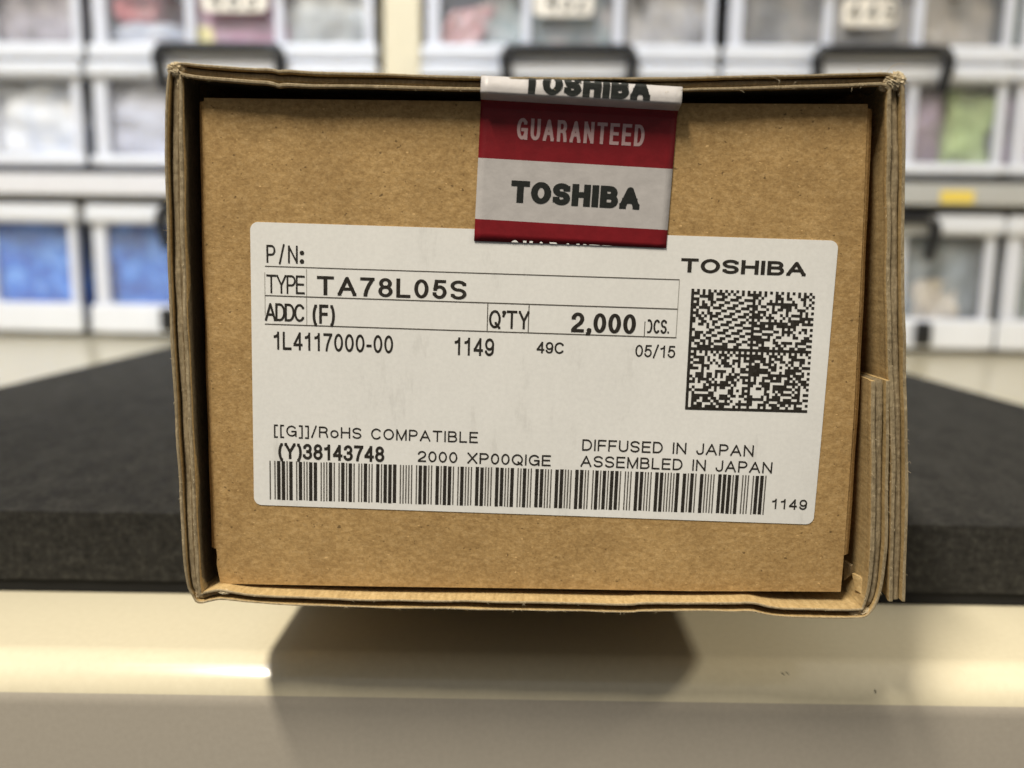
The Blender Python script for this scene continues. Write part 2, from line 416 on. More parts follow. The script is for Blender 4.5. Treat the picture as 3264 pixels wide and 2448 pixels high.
# loose paper fuzz along the cut edges
bm = bmesh.new(); fz = random.Random(3)
for _ in range(420):
    i = fz.randrange(8, NP-8)
    fr = fz.choice((0.0, 0.1, 0.18, 0.78, 0.9, 1.0))
    p = path[i] + NRM[i]*(thick[i]*fr)
    t = (path[i+1]-path[i-1]).normalized()
    L = fz.uniform(0.00015, 0.0005) * (1.8 if fz.random() < 0.08 else 1.0)
    d = (t*fz.uniform(-1, 1) + NRM[i]*(fz.uniform(-1, 0.3) if fr < 0.5 else fz.uniform(-0.3, 1))).normalized()*L
    y = -fz.uniform(0.0, L*0.8)
    bm_tube(bm, [(p.x, 0.0003, p.y), (p.x+d.x*0.5, y*0.6, p.y+d.y*0.5+0.00004), (p.x+d.x, y, p.y+d.y)], [0.00003, 0.000022, 0.000012], 4)
tag(link('paper_fuzz', bm, M_TORN, box), kind='stuff')

# front panel (tucked in lid), its side flaps and back
panel_px = [(650,312),(652,420),(657,700),(664,1000),(674,1300),(684,1600),(690,1754),(692,1772),(691,1797),(697,1830),(703,1860),
            (1200,1869),(1700,1876),(2200,1884),(2680,1887),(2688,1800),(2702,1600),(2722,1300),(2738,1000),(2752,700),(2761,450),(2766,332),
            (2300,330),(1700,325),(1100,318)]
DP = D_PANEL - D_RIM
outline = [box_uv(*p, DP) for p in panel_px]
def cdt_plate(outer, holes=(), clip=None, extra_edges=(), extra_pts=()):
    verts, edges, faces = [], [], []
    def add(poly):
        b0 = len(verts); verts.extend(Vector((p[0], p[1])) for p in poly)
        faces.append(list(range(b0, b0+len(poly))))
    add(outer)
    for h in holes: add(h)
    for pts in extra_edges:
        b0 = len(verts); verts.extend(Vector((p[0], p[1])) for p in pts)
        edges.extend((b0+i, b0+i+1) for i in range(len(pts)-1))
    verts.extend(Vector((p[0], p[1])) for p in extra_pts)
    vo, eo, fo, _, _, of = delaunay_2d_cdt(verts, edges, faces, 1, 1e-9)
    return vo, [f for f, o in zip(fo, of) if 0 in o and not any(k in o for k in range(1, 1+len(holes)))]
S = 1000.0                                   # triangulate in millimetres
us = [p.x for p in outline]; zs = [p.y for p in outline]
gl = []
for k in range(1, 44):
    u = min(us)+(max(us)-min(us))*k/44; gl.append([(u*S, min(zs)*S-1), (u*S, max(zs)*S+1)])
for k in range(1, 34):
    z = min(zs)+(max(zs)-min(zs))*k/34; gl.append([(min(us)*S-1, z*S), (max(us)*S+1, z*S)])
vo, fo = cdt_plate([(p.x*S, p.y*S) for p in outline], extra_edges=gl)
def panel_bow(u, z):
    """gentle warp of the paperboard panel"""
    return 0.00020*noise.noise(Vector((u*30, z*30, 4.2)))
bm = bmesh.new()
used = sorted({i for f in fo for i in f}); mp = {}
for i in used:
    u, z = vo[i].x/S, vo[i].y/S
    mp[i] = bm.verts.new((u, DP + panel_bow(u, z), z))
for f in fo: bm.faces.new([mp[i] for i in f])
bmesh.ops.recalc_face_normals(bm, faces=bm.faces)
if sum(f.normal.y for f in bm.faces) > 0: bmesh.ops.reverse_faces(bm, faces=bm.faces)
ext = bmesh.ops.extrude_edge_only(bm, edges=[e for e in bm.edges if e.is_boundary])
for v_ in [g for g in ext['geom'] if isinstance(g, bmesh.types.BMVert)]: v_.co.y += 0.0012
link('front_panel', bm, M_PANEL, box)

def side_flap(pts_px, sgn):
    """flap folded back from the panel's side, springing slightly outwards"""
    bm = bmesh.new(); rows = []
    pts = catmull([box_uv(*p, DP) for p in pts_px], 0.0015)
    for i, p in enumerate(pts):
        w = 0.0003*noise.noise(Vector((i*0.11, sgn*3.0, 0)))
        row = []
        for k, (dy, du) in enumerate(((0.0001, -0.0001), (0.0004, 0.0005), (0.0010, 0.0011), (0.012, 0.0011))):
            row.append(bm.verts.new((p.x + sgn*(du+w*k*0.4), DP+dy, p.y)))
        for k, (dy, du) in enumerate(((0.012, 0.0002), (0.002, 0.0002), (0.0014, -0.0004))):
            row.append(bm.verts.new((p.x + sgn*du, DP+dy, p.y)))
        rows.append(row)
    n = len(rows[0])
    for a, c in zip(rows, rows[1:]):
        for k in range(n): bm.faces.new((a[k], c[k], c[(k+1) % n], a[(k+1) % n]))
    bm.faces.new(rows[0]); bm.faces.new(rows[-1][::-1])
    bmesh.ops.recalc_face_normals(bm, faces=bm.faces)
    return link('side_flap', bm, M_PANEL, box)
side_flap([(650,322),(657,700),(664,1000),(674,1300),(684,1600),(689,1750)], -1)
side_flap([(2766,345),(2752,700),(2738,1000),(2722,1300),(2702,1600),(2692,1770)], 1)

# back wall of the carton
bm = bmesh.new(); bm_box(bm, -0.0545, 0.0625, BOX_D-0.003, BOX_D-0.0005, 0.0012, 0.086)
link('back_panel', bm, M_KRAFT, box)

# crumpled bits: folded tab in the lower right corner, torn corners, loose fibres
def sheet(name, quad, matl, y0s, thickn=0.0006, n=8, rough=0.0002, seed=0):
    """a small bent paper tab: four photo corners, each with its own depth behind the rim"""
    P = []
    for (px, py), d in zip(quad, y0s):
        uv = box_uv(px, py, d); P.append(Vector((uv.x, d, uv.y)))
    bm = bmesh.new(); g = []
    nn = ((P[1]-P[0]).cross(P[3]-P[0])).normalized()
    if nn.y > 0: nn = -nn
    for side in (0, 1):
        gg = []
        for i in range(n+1):
            r = []
            for j in range(n+1):
                a, c = i/n, j/n
                p = P[0]*(1-a)*(1-c)+P[1]*a*(1-c)+P[2]*a*c+P[3]*(1-a)*c
                p = p + nn*(noise.noise(p*420+Vector((seed, 0, 0)))*rough - side*thickn)
                r.append(bm.verts.new(p))
            gg.append(r)
        g.append(gg)
    for i in range(n):
        for j in range(n):
            bm.faces.new((g[0][i][j], g[0][i+1][j], g[0][i+1][j+1], g[0][i][j+1]))
            bm.faces.new((g[1][i][j], g[1][i][j+1], g[1][i+1][j+1], g[1][i+1][j]))
    for i in range(n):
        for (a, c, e, f) in (((i,0),(i+1,0),0,0), ((i,n),(i+1,n),0,0), ((0,i),(0,i+1),0,0), ((n,i),(n,i+1),0,0)):
            bm.faces.new((g[0][a[0]][a[1]], g[0][c[0]][c[1]], g[1][c[0]][c[1]], g[1][a[0]][a[1]]))
    bmesh.ops.recalc_face_normals(bm, faces=bm.faces)
    return link(name, bm, matl, box)
tab = sheet('folded_tab', [(2716,1828),(2779,1858),(2752,1896),(2724,1880)], M_KRAFT, (0.0046, 0.0016, 0.0014, 0.0040), seed=2)
tab['label'] = 'small bright folded paper tab in the lower right corner'
sheet('folded_tab', [(2690,1788),(2712,1804),(2716,1828),(2690,1850)], M_EDGE, (0.0068, 0.0056, 0.0060, 0.0072), seed=5)

def crumple(px, py, r, d, seed, squash=(1, 0.8, 1), amp=0.55):
    uv = box_uv(px, py, d); bm = bmesh.new()
    bmesh.ops.create_icosphere(bm, subdivisions=5, radius=1.0)
    for v_ in bm.verts:
        q = v_.co.copy()
        qq = Vector((q.x*1.6+q.z*2.2, q.y*1.2, q.z*1.1-q.x*0.7))
        rdg = 1.0 - abs(noise.noise(qq*1.5+Vector((seed, 0, 0))))*2.0
        rdg2 = 1.0 - abs(noise.noise(qq*3.1+Vector((seed, 3, 0))))*2.0
        k = 1.0 + amp*(rdg-0.55) + amp*0.45*(rdg2-0.5) + 0.10*noise.noise(q*15)
        v_.co = Vector((uv.x + q.x*k*r*squash[0], d + q.y*k*r*squash[1], uv.y + q.z*k*r*squash[2]))
    return link('torn_corner', bm, M_TORN, box, smooth=False)
crumple(564, 222, 0.00115, 0.0008, 1.0, (1.2, 0.7, 0.9), 0.42)
crumple(574, 262, 0.00070, 0.0010, 4.0, (0.6, 0.8, 1.6), 0.42)
crumple(2852, 258, 0.00125, 0.0005, 7.0, (1.2, 0.6, 0.95), 0.48)
crumple(2822, 280, 0.00070, 0.0010, 9.0, (1.3, 0.8, 0.7), 0.48)
crumple(2872, 290, 0.00060, 0.0008, 11.0, (0.7, 0.8, 1.5), 0.48)
crumple(2752, 1946, 0.00085, 0.0012, 12.0, (1.2, 0.8, 0.8), 0.5)
crumple(2726, 1956, 0.00060, 0.0012, 15.0, (1.5, 0.8, 0.6), 0.5)
crumple(628, 1898, 0.00060, 0.0012, 18.0, (0.7, 0.8, 1.4), 0.4)
crumple(715, 1886, 0.00055, 0.0006, 21.0, (1.8, 0.7, 0.8), 0.4)
def fibre(pts, d, r=0.000022):
    bm = bmesh.new(); q = catmull([box_uv(*p, d) for p in pts], 0.0002)
    bm_tube(bm, [(p.x, d - 0.0002*math.sin(i*0.4), p.y) for i, p in enumerate(q)], r, 5)
    link('stray_fibre', bm, M_TORN, box, smooth=True)
fibre([(2826,232),(2836,218),(2852,207),(2872,202),(2890,204)], 0.0)
fibre([(2866,246),(2876,252),(2892,268)], 0.0005)
fibre([(2480,272),(2484,262),(2482,255)], -0.0001); fibre([(2528,274),(2532,264),(2538,260)], -0.0001)
fibre([(2742,230),(2736,222),(2732,219)], 0.0)
fibre([(2889,1480),(2898,1470),(2902,1478)], 0.0); fibre([(2893,1500),(2902,1507)], 0.0)
fibre([(2452,244),(2470,250),(2490,262)], -0.0001)

# ------------------------------------------------------------------ printed lettering: a stroke alphabet
def arc(cx, cy, rx, ry, a0, a1, n=14):
    return [(cx+rx*math.cos(rad(a0+(a1-a0)*k/n)), cy+ry*math.sin(rad(a0+(a1-a0)*k/n))) for k in range(n+1)]
def _S(w):
    return arc(w/2, .75, w/2, .25, 25, 180, 12) + arc(w/2, .75, w/2, .25, 195, 270, 6)[:-1] + arc(w/2, .25, w/2, .25, 90, -15, 8) + arc(w/2, .25, w/2, .25, -30, -158, 10)
def _bowl(w, y0, y1, r=None):
    h = (y1-y0)/2; r = min(h, w*0.55)
    return [(0, y1), (w-r, y1)] + arc(w-r, (y0+y1)/2, r, h, 90, -90, 12)[1:] + [(0, y0)]
G = {}
def glyph(ch, w, *strokes): G[ch] = (w, strokes)
glyph('A', .80, [(0,0),(.40,1),(.80,0)], [(.14,.33),(.66,.33)])
glyph('B', .68, [(0,0),(0,1)], _bowl(.62,.53,1), _bowl(.68,0,.53))
glyph('C', .76, arc(.40,.5,.40,.5,40,320,24))
glyph('D', .70, [(0,0),(0,1)], [(0,1),(.30,1)]+arc(.30,.5,.40,.5,90,-90,16)[1:]+[(0,0)])
glyph('E', .62, [(0,0),(0,1)], [(0,1),(.62,1)], [(0,.52),(.56,.52)], [(0,0),(.62,0)])
glyph('F', .58, [(0,0),(0,1)], [(0,1),(.58,1)], [(0,.50),(.52,.50)])
glyph('G', .78, arc(.40,.5,.40,.5,42,330,24)+[(.76,.45)], [(.44,.46),(.78,.46)], [(.78,.46),(.78,0)])
glyph('H', .70, [(0,0),(0,1)], [(.70,0),(.70,1)], [(0,.53),(.70,.53)])
glyph('I', .0, [(0,0),(0,1)])
glyph('J', .50, [(.50,1),(.50,.27)]+arc(.25,.27,.25,.27,0,-180,12)[1:])
glyph('L', .55, [(0,1),(0,0)], [(0,0),(.55,0)])
glyph('M', .80, [(0,0),(0,1)], [(0,1),(.40,0)], [(.40,0),(.80,1)], [(.80,1),(.80,0)])
glyph('N', .70, [(0,0),(0,1)], [(0,1),(.70,0)], [(.70,0),(.70,1)])
glyph('O', .80, arc(.40,.5,.40,.5,0,360,30))
glyph('P', .64, [(0,0),(0,1)], _bowl(.64,.45,1))
glyph('Q', .80, arc(.40,.5,.40,.5,0,360,30), [(.48,.24),(.78,-.04)])
glyph('R', .68, [(0,0),(0,1)], _bowl(.64,.49,1), [(.40,.49),(.56,.42),(.62,.28),(.68,0)])
glyph('S', .66, _S(.66))
glyph('T', .70, [(0,1),(.70,1)], [(.35,1),(.35,0)])
glyph('U', .66, [(0,1),(0,.33)]+arc(.33,.33,.33,.33,180,360,16)[1:]+[(.66,1)])
glyph('X', .70, [(0,0),(.70,1)], [(0,1),(.70,0)])
glyph('Y', .72, [(0,1),(.36,.44)], [(.72,1),(.36,.44)], [(.36,.44),(.36,0)])
glyph('0', .56, arc(.28,.5,.28,.5,0,360,28))
glyph('1', .46, [(.04,.76),(.19,.80),(.30,.90),(.32,1)], [(.32,1),(.32,0)])
glyph('2', .56, arc(.28,.72,.28,.28,170,-20,14)+[(.46,.46),(.16,.24),(.04,.12),(0,0)], [(0,0),(.56,0)])
glyph('3', .56, arc(.27,.75,.25,.25,165,-90,14), arc(.27,.26,.29,.26,82,-165,16))
glyph('4', .58, [(.44,0),(.44,1)], [(.44,1),(0,.30)], [(0,.27),(.58,.27)])
glyph('5', .56, [(.52,1),(.12,1)], [(.12,1),(.05,.50)], [(.05,.50)]+arc(.28,.33,.28,.33,130,-160,18))
glyph('7', .56, [(0,1),(.56,1)], [(.56,1),(.36,.62),(.24,.30),(.18,0)])
glyph('8', .56, arc(.28,.76,.24,.24,0,360,22), arc(.28,.27,.28,.27,0,360,24))
glyph('9', .56, arc(.28,.68,.28,.32,0,360,24), [(.56,.68),(.55,.40)]+arc(.27,.30,.28,.30,10,-160,14))
glyph('/', .36, [(0,-.08),(.36,1.08)])
glyph('-', .26, [(0,.36),(.26,.36)])
glyph('(', .20, arc(.44,.40,.44,.74,128,232,14))
glyph(')', .20, arc(-.24,.40,.44,.74,52,-52,14))
glyph('[', .22, [(.22,1.05),(0,1.05)], [(0,1.05),(0,-.18)], [(0,-.18),(.22,-.18)])
glyph(']', .22, [(0,1.05),(.22,1.05)], [(.22,1.05),(.22,-.18)], [(.22,-.18),(0,-.18)])
glyph(':', .0, ('dot', 0, .08), ('dot', 0, .62))
glyph('.', .0, ('dot', 0, .02))
glyph(',', .06, ('dot', .06, .04), [(.08,.04),(.06,-.10),(0,-.18)])
glyph("'", .06, ('dot', .06, .94), [(.08,.94),(.06,.80),(0,.72)])
glyph('o', .60, arc(.30,.34,.30,.34,0,360,24))
glyph('p', .46, arc(.20,.50,.26,.50,105,-105,18))
glyph('c', .46, arc(.26,.50,.26,.50,50,310,20))
glyph('s', .44, _S(.44))

def pen_polys(pts, sx, sy, square=False):
    """quads along the strokes plus joints, for an elliptical (or square-cut) pen"""
    out = []
    for i, (a, c) in enumerate(zip(pts, pts[1:])):
        dx, dy = c[0]-a[0], c[1]-a[1]; L = math.hypot(dx, dy)
        if L < 1e-9: continue
        nx, ny = -dy/L, dx/L; h = math.hypot(nx*sx, ny*sy)/2
        out.append([(a[0]+nx*h, a[1]+ny*h), (a[0]-nx*h, a[1]-ny*h), (c[0]-nx*h, c[1]-ny*h), (c[0]+nx*h, c[1]+ny*h)])
        if 0 < i: out.append([(a[0]+sx/2*math.cos(2*math.pi*k/10), a[1]+sy/2*math.sin(2*math.pi*k/10)) for k in range(10)])
    if square:
        for p in (pts[0], pts[-1]):
            out.append([(p[0]+sx/2*ex, p[1]+sy/2*ey) for ex, ey in ((-1,-1),(1,-1),(1,1),(-1,1))])
    return out
def union(polys, clip=None, extra_edges=()):
    verts, faces, edges = [], [], []
    if clip:
        verts += [Vector(p) for p in clip]; faces.append(list(range(len(clip))))
    for poly in polys:
        ar = sum(p[0]*q[1]-q[0]*p[1] for p, q in zip(poly, poly[1:]+poly[:1]))
        if ar < 0: poly = poly[::-1]
        b0 = len(verts); verts += [Vector(p) for p in poly]; faces.append(list(range(b0, b0+len(poly))))
    for pts in extra_edges:
        b0 = len(verts); verts += [Vector(p) for p in pts]; edges += [(b0+i, b0+i+1) for i in range(len(pts)-1)]
    vo, eo, fo, _, _, of = delaunay_2d_cdt(verts, edges, faces, 1, 1e-6)
    keep = []
    for f, o in zip(fo, of):
        if clip and 0 not in o: continue
        if (len(o) > 1 if clip else len(o) > 0): keep.append(f)
    return vo, keep
def layout(text, u0, u1, v0, v1, cap, sx, sy, space=0.30, gap=0.26, square=True, dot=1.5, mono=None):
    """glyph pen polygons (mm) for `text` fitted between (u0,v0) and (u1,v1) on the baseline"""
    nk = sum(1 for ch in text if ch != ' ')
    fixed = nk*sx + (0 if gap > 0 else 0)
    units = sum(space+gap if ch == ' ' else G[ch][0]+gap for ch in text) - gap
    kx = (u1-u0-fixed)/units
    adv, x = [], u0
    for ch in text:
        if ch == ' ': x += (space+gap)*kx; continue
        adv.append((ch, x + sx/2)); x += G[ch][0]*kx + sx + gap*kx
    out = []
    for ch, gx in adv:
        polys = []
        base = lambda xx: v0 + (v1-v0)*((xx-u0)/(u1-u0))
        def T(p):
            xx = gx + p[0]*kx
            return (xx, base(xx) + sy/2 + p[1]*(cap-sy))
        for st in G[ch][1]:
            if st and st[0] == 'dot':
                c = T((st[1], st[2])); r = sx*dot/2
                polys.append([(c[0]+r*math.cos(2*math.pi*k/14), c[1]+r*math.sin(2*math.pi*k/14)) for k in range(14)])
            else: polys += pen_polys([T(p) for p in st], sx, sy, square)
        out.append(polys)
    return out
def emit(bm, glyphs, place, clip=None, extra_edges=(), mi=0):
    for polys in glyphs:
        vo, fo = union(polys, clip, extra_edges)
        mp = {}
        for f in fo:
            for i in f:
                if i not in mp: mp[i] = bm.verts.new(place(vo[i].x, vo[i].y))
            fc = bm.faces.new([mp[i] for i in f]); fc.material_index = mi

# ------------------------------------------------------------------ the white label
LO = box_uv(803, 1608, DP); LX = box_uv(2602, 1672, DP)
lu = (LX-LO).normalized(); lv = Vector((-lu.y, lu.x))
def lab(px, py):
    """photo point -> label coordinates in mm (u along its bottom edge, v up)"""
    d = box_uv(px, py, DP) - LO
    return d.dot(lu)*1000, d.dot(lv)*1000
def label_pos(lift):
    def f(u, v):
        p = LO + lu*(u/1000) + lv*(v/1000)
        return (p.x, DP + panel_bow(p.x, p.y) - lift, p.y)
    return f
LW = (lab(2602, 1672)[0] + lab(2662, 766)[0] - lab(805, 708)[0])/2
LH = (lab(805, 708)[1] + lab(2662, 766)[1])/2
U0 = lab(805, 708)[0]/2
rr = 1.35
ro = []
for cx_, cy_, a0 in ((LW-rr, rr, -90), (LW-rr, LH-rr, 0), (rr, LH-rr, 90), (rr, rr, 180)):
    ro += [(U0+x, y) for x, y in arc(cx_, cy_, rr, rr, a0, a0+90, 8)]
gl = [[(U0+LW*k/40, -1), (U0+LW*k/40, LH+1)] for k in range(1, 40)] + [[(U0-1, LH*k/22), (U0+LW+1, LH*k/22)] for k in range(1, 22)]
vo, fo = cdt_plate(ro, extra_edges=gl)
bm = bmesh.new(); place = label_pos(0.00010); mp = {}
for f in fo:
    for i in f:
        if i not in mp: mp[i] = bm.verts.new(place(vo[i].x, vo[i].y))
    bm.faces.new([mp[i] for i in f])
bmesh.ops.recalc_face_normals(bm, faces=bm.faces)
if sum(f.normal.y for f in bm.faces) > 0: bmesh.ops.reverse_faces(bm, faces=bm.faces)
ext = bmesh.ops.extrude_edge_only(bm, edges=[e for e in bm.edges if e.is_boundary])
for v_ in [g for g in ext['geom'] if isinstance(g, bmesh.types.BMVert)]: v_.co.y += 0.00009
label = link('label', bm, M_LABEL, box)
label['label'] = 'white rounded paper label printed in black'

PX = 1000*D_PANEL/F_PX              # mm per photo pixel on the panel
INK = label_pos(0.00014)
bm_txt = bmesh.new()
def write(text, bl, br, cap_px, sx, sy, **kw):
    """text between two photo points on its baseline; cap height and stroke widths in photo pixels"""
    a, c = lab(*bl), lab(*br); v0 = (a[1]+c[1])/2
    emit(bm_txt, layout(text, a[0], c[0], v0, v0, cap_px*PX, sx*PX, sy*PX, **kw), INK)
write('P/N:', (850,837), (966,841), 56, 5.6, 6.5, gap=.30, dot=2.6)
write('TYPE', (850,934), (972,938), 59, 5.4, 6.5, gap=.02)
write('TA78L05S', (1011,941), (1487,954), 60, 12, 9.5, gap=.20)
write('ADDC', (845,1022), (972,1026), 57, 7, 7.5, gap=-.06)
write('(F)', (997,1030), (1068,1033), 61, 8.5, 10, gap=.16)
write('1L4117000-00', (872,1114), (1253,1126), 58, 6.3, 8.5, gap=.16)
write('1149', (1447,1131), (1574,1135), 57, 6.5, 8.5, gap=.16)
write("Q'TY", (1558,1045), (1686,1050), 58, 7, 8, gap=.12, dot=1.9)
write('2,000', (1820,1058), (2025,1065), 63, 13, 10.5, gap=.14, dot=1.15)
write('pcs', (2058,1062), (2124,1064), 45, 5.6, 6.5, gap=.10)
write('49C', (1710,1125), (1797,1128), 37, 5.6, 5.6, gap=.12)
write('05/15', (2024,1137), (2151,1141), 39, 4.8, 5.2, gap=.12)
write('TOSHIBA', (2169,868), (2567,880), 44, 12.5, 9, gap=.12)
write('[[G]]/RoHS COMPATIBLE', (874,1391), (1523,1410), 37, 4.6, 5.2, gap=.20, space=.46)
write('(Y)38143748', (888,1462), (1225,1472), 53, 8.6, 9.5, gap=.10)
write('2000 XP00QIGE', (1332,1474), (1755,1483), 37, 5, 5.6, gap=.18, space=.48)
write('DIFFUSED IN JAPAN', (1855,1437), (2400,1454), 38, 4.8, 5.4, gap=.18, space=.48)
write('ASSEMBLED IN JAPAN', (1850,1488), (2459,1508), 38, 4.8, 5.4, gap=.18, space=.48)
write('1149', (2457,1622), (2570,1624), 35, 4.8, 5.6, gap=.22)
def rect_bm(bm, u0, u1, v0, v1, place, mi=0):
    nu, nv_ = max(1, int((u1-u0)/1.5)), max(1, int((v1-v0)/1.5))
    g = [[bm.verts.new(place(u0+(u1-u0)*i/nu, v0+(v1-v0)*j/nv_)) for j in range(nv_+1)] for i in range(nu+1)]
    for i in range(nu):
        for j in range(nv_):
            f = bm.faces.new((g[i][j], g[i+1][j], g[i+1][j+1], g[i][j+1])); f.material_index = mi
# full stop after the piece count
a = lab(2129, 1062); rect_bm(bm_txt, a[0]-.13, a[0]+.15, a[1]-.02, a[1]+.3, INK)
# ruled table
def rule_h(p, q, w, mi=1):
    a, c = lab(*p), lab(*q); v0 = (a[1]+c[1])/2; rect_bm(bm_txt, a[0], c[0], v0-w*PX/2, v0+w*PX/2, INK_R, mi)
def rule_v(p, q, w, mi=1):
    a, c = lab(*p), lab(*q); u = (a[0]+c[0])/2; rect_bm(bm_txt, u-w*PX/2, u+w*PX/2, a[1], c[1], INK_R2, mi)
INK_R = label_pos(0.000130); INK_R2 = label_pos(0.000122)
rule_h((845,848), (2166,892), 3.2); rule_h((845,942), (2160,985), 3.6); rule_h((845,1033), (2156,1076), 3.6)
rule_v((979,858), (977,1037), 2.6, 2); rule_v((845,868), (845,1005), 2.2, 2)
rule_v((1555,967), (1553,1055), 3.0); rule_v((1686,970), (1684,1060), 3.0)
rule_v((2165,893), (2155,1075), 2.6, 2); rule_v((2055,1024), (2054,1074), 2.6, 1)
bmesh.ops.recalc_face_normals(bm_txt, faces=bm_txt.faces)
link('printed_text', bm_txt, None, label, mats=[M_INK, M_INK_THIN, M_INK_FAINT])

# bar code (five bars and four gaps per character)
C39 = {}
for i, ch in enumerate('1234567890'): C39[ch] = (i, 1)
BARS = {1:'WNNNW', 2:'NWNNW', 3:'WWNNN', 4:'NNWNW', 5:'WNWNN', 6:'NWWNN', 7:'NNNWW', 8:'WNNWN', 9:'NWNWN', 0:'NNWWN'}
def c39(ch):
    for gapi, row in ((1, '1234567890'), (2, 'ABCDEFGHIJ'), (3, 'KLMNOPQRST'), (0, 'UVWXYZ-. *')):
        if ch in row: return BARS[(row.index(ch)+1) % 10], gapi
a = lab(860, 1530); c = lab(2438, 1578)
seq, x = [], 0.0
WIDE, GAPW = 2.55, 1.25
for ch in '*Y38143748002000XP00QIGE*':
    bars, gi = c39(ch)
    for k in range(5):
        w = WIDE if bars[k] == 'W' else 1.0
        seq.append((x, x+w, bars[k])); x += w
        if k < 4: x += (WIDE+0.35) if k == gi else GAPW
    x += GAPW
tot = x - GAPW
bm = bmesh.new()
vt0, vb0 = lab(860, 1468)[1], lab(861, 1591)[1]; vt1, vb1 = lab(2442, 1516)[1], lab(2434, 1640)[1]
for s0, s1, wn_ in seq:
    u0 = a[0]+(c[0]-a[0])*s0/tot; u1 = a[0]+(c[0]-a[0])*s1/tot
    k = s0/tot; j = random.uniform(-.06, .06)
    th = 0.02 if wn_ == 'W' else 0.0
    rect_bm(bm, u0-th, u1+th, vb0+(vb1-vb0)*k+j, vt0+(vt1-vt0)*k+random.uniform(-.05, .05), INK_R2, 0 if wn_ == 'W' else 1)
bmesh.ops.recalc_face_normals(bm, faces=bm.faces)
link('bar_code', bm, None, label, mats=[M_INK, M_INK_THIN])

# square matrix code of 44 x 44 cells in four fields
N = 44
tl, tr, bl, br = lab(2204,920), lab(2598,934), lab(2183,1305), lab(2571,1315)
rng = random.Random(5)
cell = [[rng.random() < 0.52 for _ in range(N)] for _ in range(N)]
for r in range(2, 20):                          # the stepped repeat in the first field
    for q in range(8, 21):
        cell[r][q] = ((q + 2*r) % 5 in (0, 1)) if r % 3 else ((q + 2*r) % 5 in (0, 1, 2))
for fr in (0, 22):
    for fq in (0, 22):
        for k in range(22):
            cell[fr][fq+k] = (k % 2 == 0); cell[fr+k][fq+21] = (k % 2 == 1)
        for k in range(22):
            cell[fr+k][fq] = True; cell[fr+21][fq+k] = True
bm = bmesh.new()
def cellpt(r, q):
    a, b_ = q/N, r/N
    return tuple(tl[i]*(1-a)*(1-b_)+tr[i]*a*(1-b_)+br[i]*a*b_+bl[i]*(1-a)*b_ for i in (0, 1))
vg = {}
def gv(r, q):
    if (r, q) not in vg:
        u, v = cellpt(r, q)
        vg[(r, q)] = bm.verts.new(INK(u+rng.uniform(-.006, .006), v+rng.uniform(-.006, .006)))
    return vg[(r, q)]
for r in range(N):
    for q in range(N):
        if cell[r][q]: bm.faces.new((gv(r+1, q), gv(r+1, q+1), gv(r, q+1), gv(r, q)))
bmesh.ops.recalc_face_normals(bm, faces=bm.faces)
link('matrix_code', bm, M_INK, label)

# ------------------------------------------------------------------ seal tape over the top edge
TB = box_uv(1509.5, 768, DP); TBR = box_uv(2123, 791, DP)
t1, t2 = box_uv(1526, 503.6, DP), box_uv(2143, 539, DP); t3, t4 = box_uv(1514.6, 697.6, DP), box_uv(2127, 733.6, DP)
tu = ((t2-t1)+(t4-t3)).normalized(); tv = Vector((-tu.y, tu.x))
def tap(px, py, d=DP):
    q = box_uv(px, py, d) - TB; return q.dot(tu)*1000, q.dot(tv)*1000
TW = (tap(2123,791)[0]+tap(2143,539)[0]-tap(1526,503.6)[0])/2
TU0 = tap(1526,503.6)[0]/2
S_W1 = (tap(1514.6,697.6)[1]+tap(2127,733.6)[1])/2           # red / white
S_R1 = (tap(1526,503.6)[1]+tap(2143,539)[1])/2               # white / red
S_R2 = (tap(1536,322)[1]+tap(2158,352)[1])/2                 # red / white, where the tape leaves the panel
# profile of the tape (out of the panel, up), arc length starts at the label end
Z_TOP = (box_uv(1850, 243).y - TB.y)*1000                    # top of the rim above the tape's lower end
RIM = DP*1000
Z_F = (box_uv(1850, 298).y - TB.y)*1000                      # where it leaves the rim's front going down
pr = [Vector((0.28, 0)), Vector((0.24, 4.0)), Vector((0.20, S_R2-3.0)), Vector((0.30, S_R2-0.9)), Vector((0.8, S_R2-0.15)), Vector((RIM-1.0, (S_R2+0.2+Z_F)/2-0.2)),
      Vector((RIM+0.12, Z_F-0.05)), Vector((RIM+0.22, Z_F+0.7)), Vector((RIM+0.22, Z_TOP-0.8)), Vector((RIM+0.10, Z_TOP-0.15)), Vector((RIM-0.6, Z_TOP+0.16)), Vector((RIM-2.5, Z_TOP+0.20)), Vector((RIM-20, Z_TOP+0.12)), Vector((RIM-38, Z_TOP+0.10))]
pp = catmull(pr, 0.12)
al = [0.0]
for p_, q_ in zip(pp, pp[1:]): al.append(al[-1]+(q_-p_).length)
def prof_at(s):
    if s <= 0: return Vector((0.28, s))
    for i in range(len(al)-1):
        if s <= al[i+1]: return pp[i].lerp(pp[i+1], (s-al[i])/(al[i+1]-al[i]))
    return pp[-1]
def tape_pos(lift):
    def f(u, s):
        p = prof_at(s); e = 0.02
        t = (prof_at(s+e)-prof_at(s-e)).normalized(); n = Vector((t.y, -t.x))
        if n.x < 0 and s < S_R2: n = -n
        q = p + n*lift*1000
        base = TB + tu*(u/1000) + tv*(q.y/1000)
        w = 0.0
        return (base.x, DP - q.x/1000 + w, base.y)
    return f
S_END = al[-1]
cut = lambda u: tap(1509.5,768)[1] + (tap(2123,791)[1]-tap(1509.5,768)[1])*(u-TU0)/TW
bm = bmesh.new(); tp = tape_pos(0.0)
srows = []
s = 0.0
marks = sorted([S_W1, S_R1, S_R2 + 0.25])
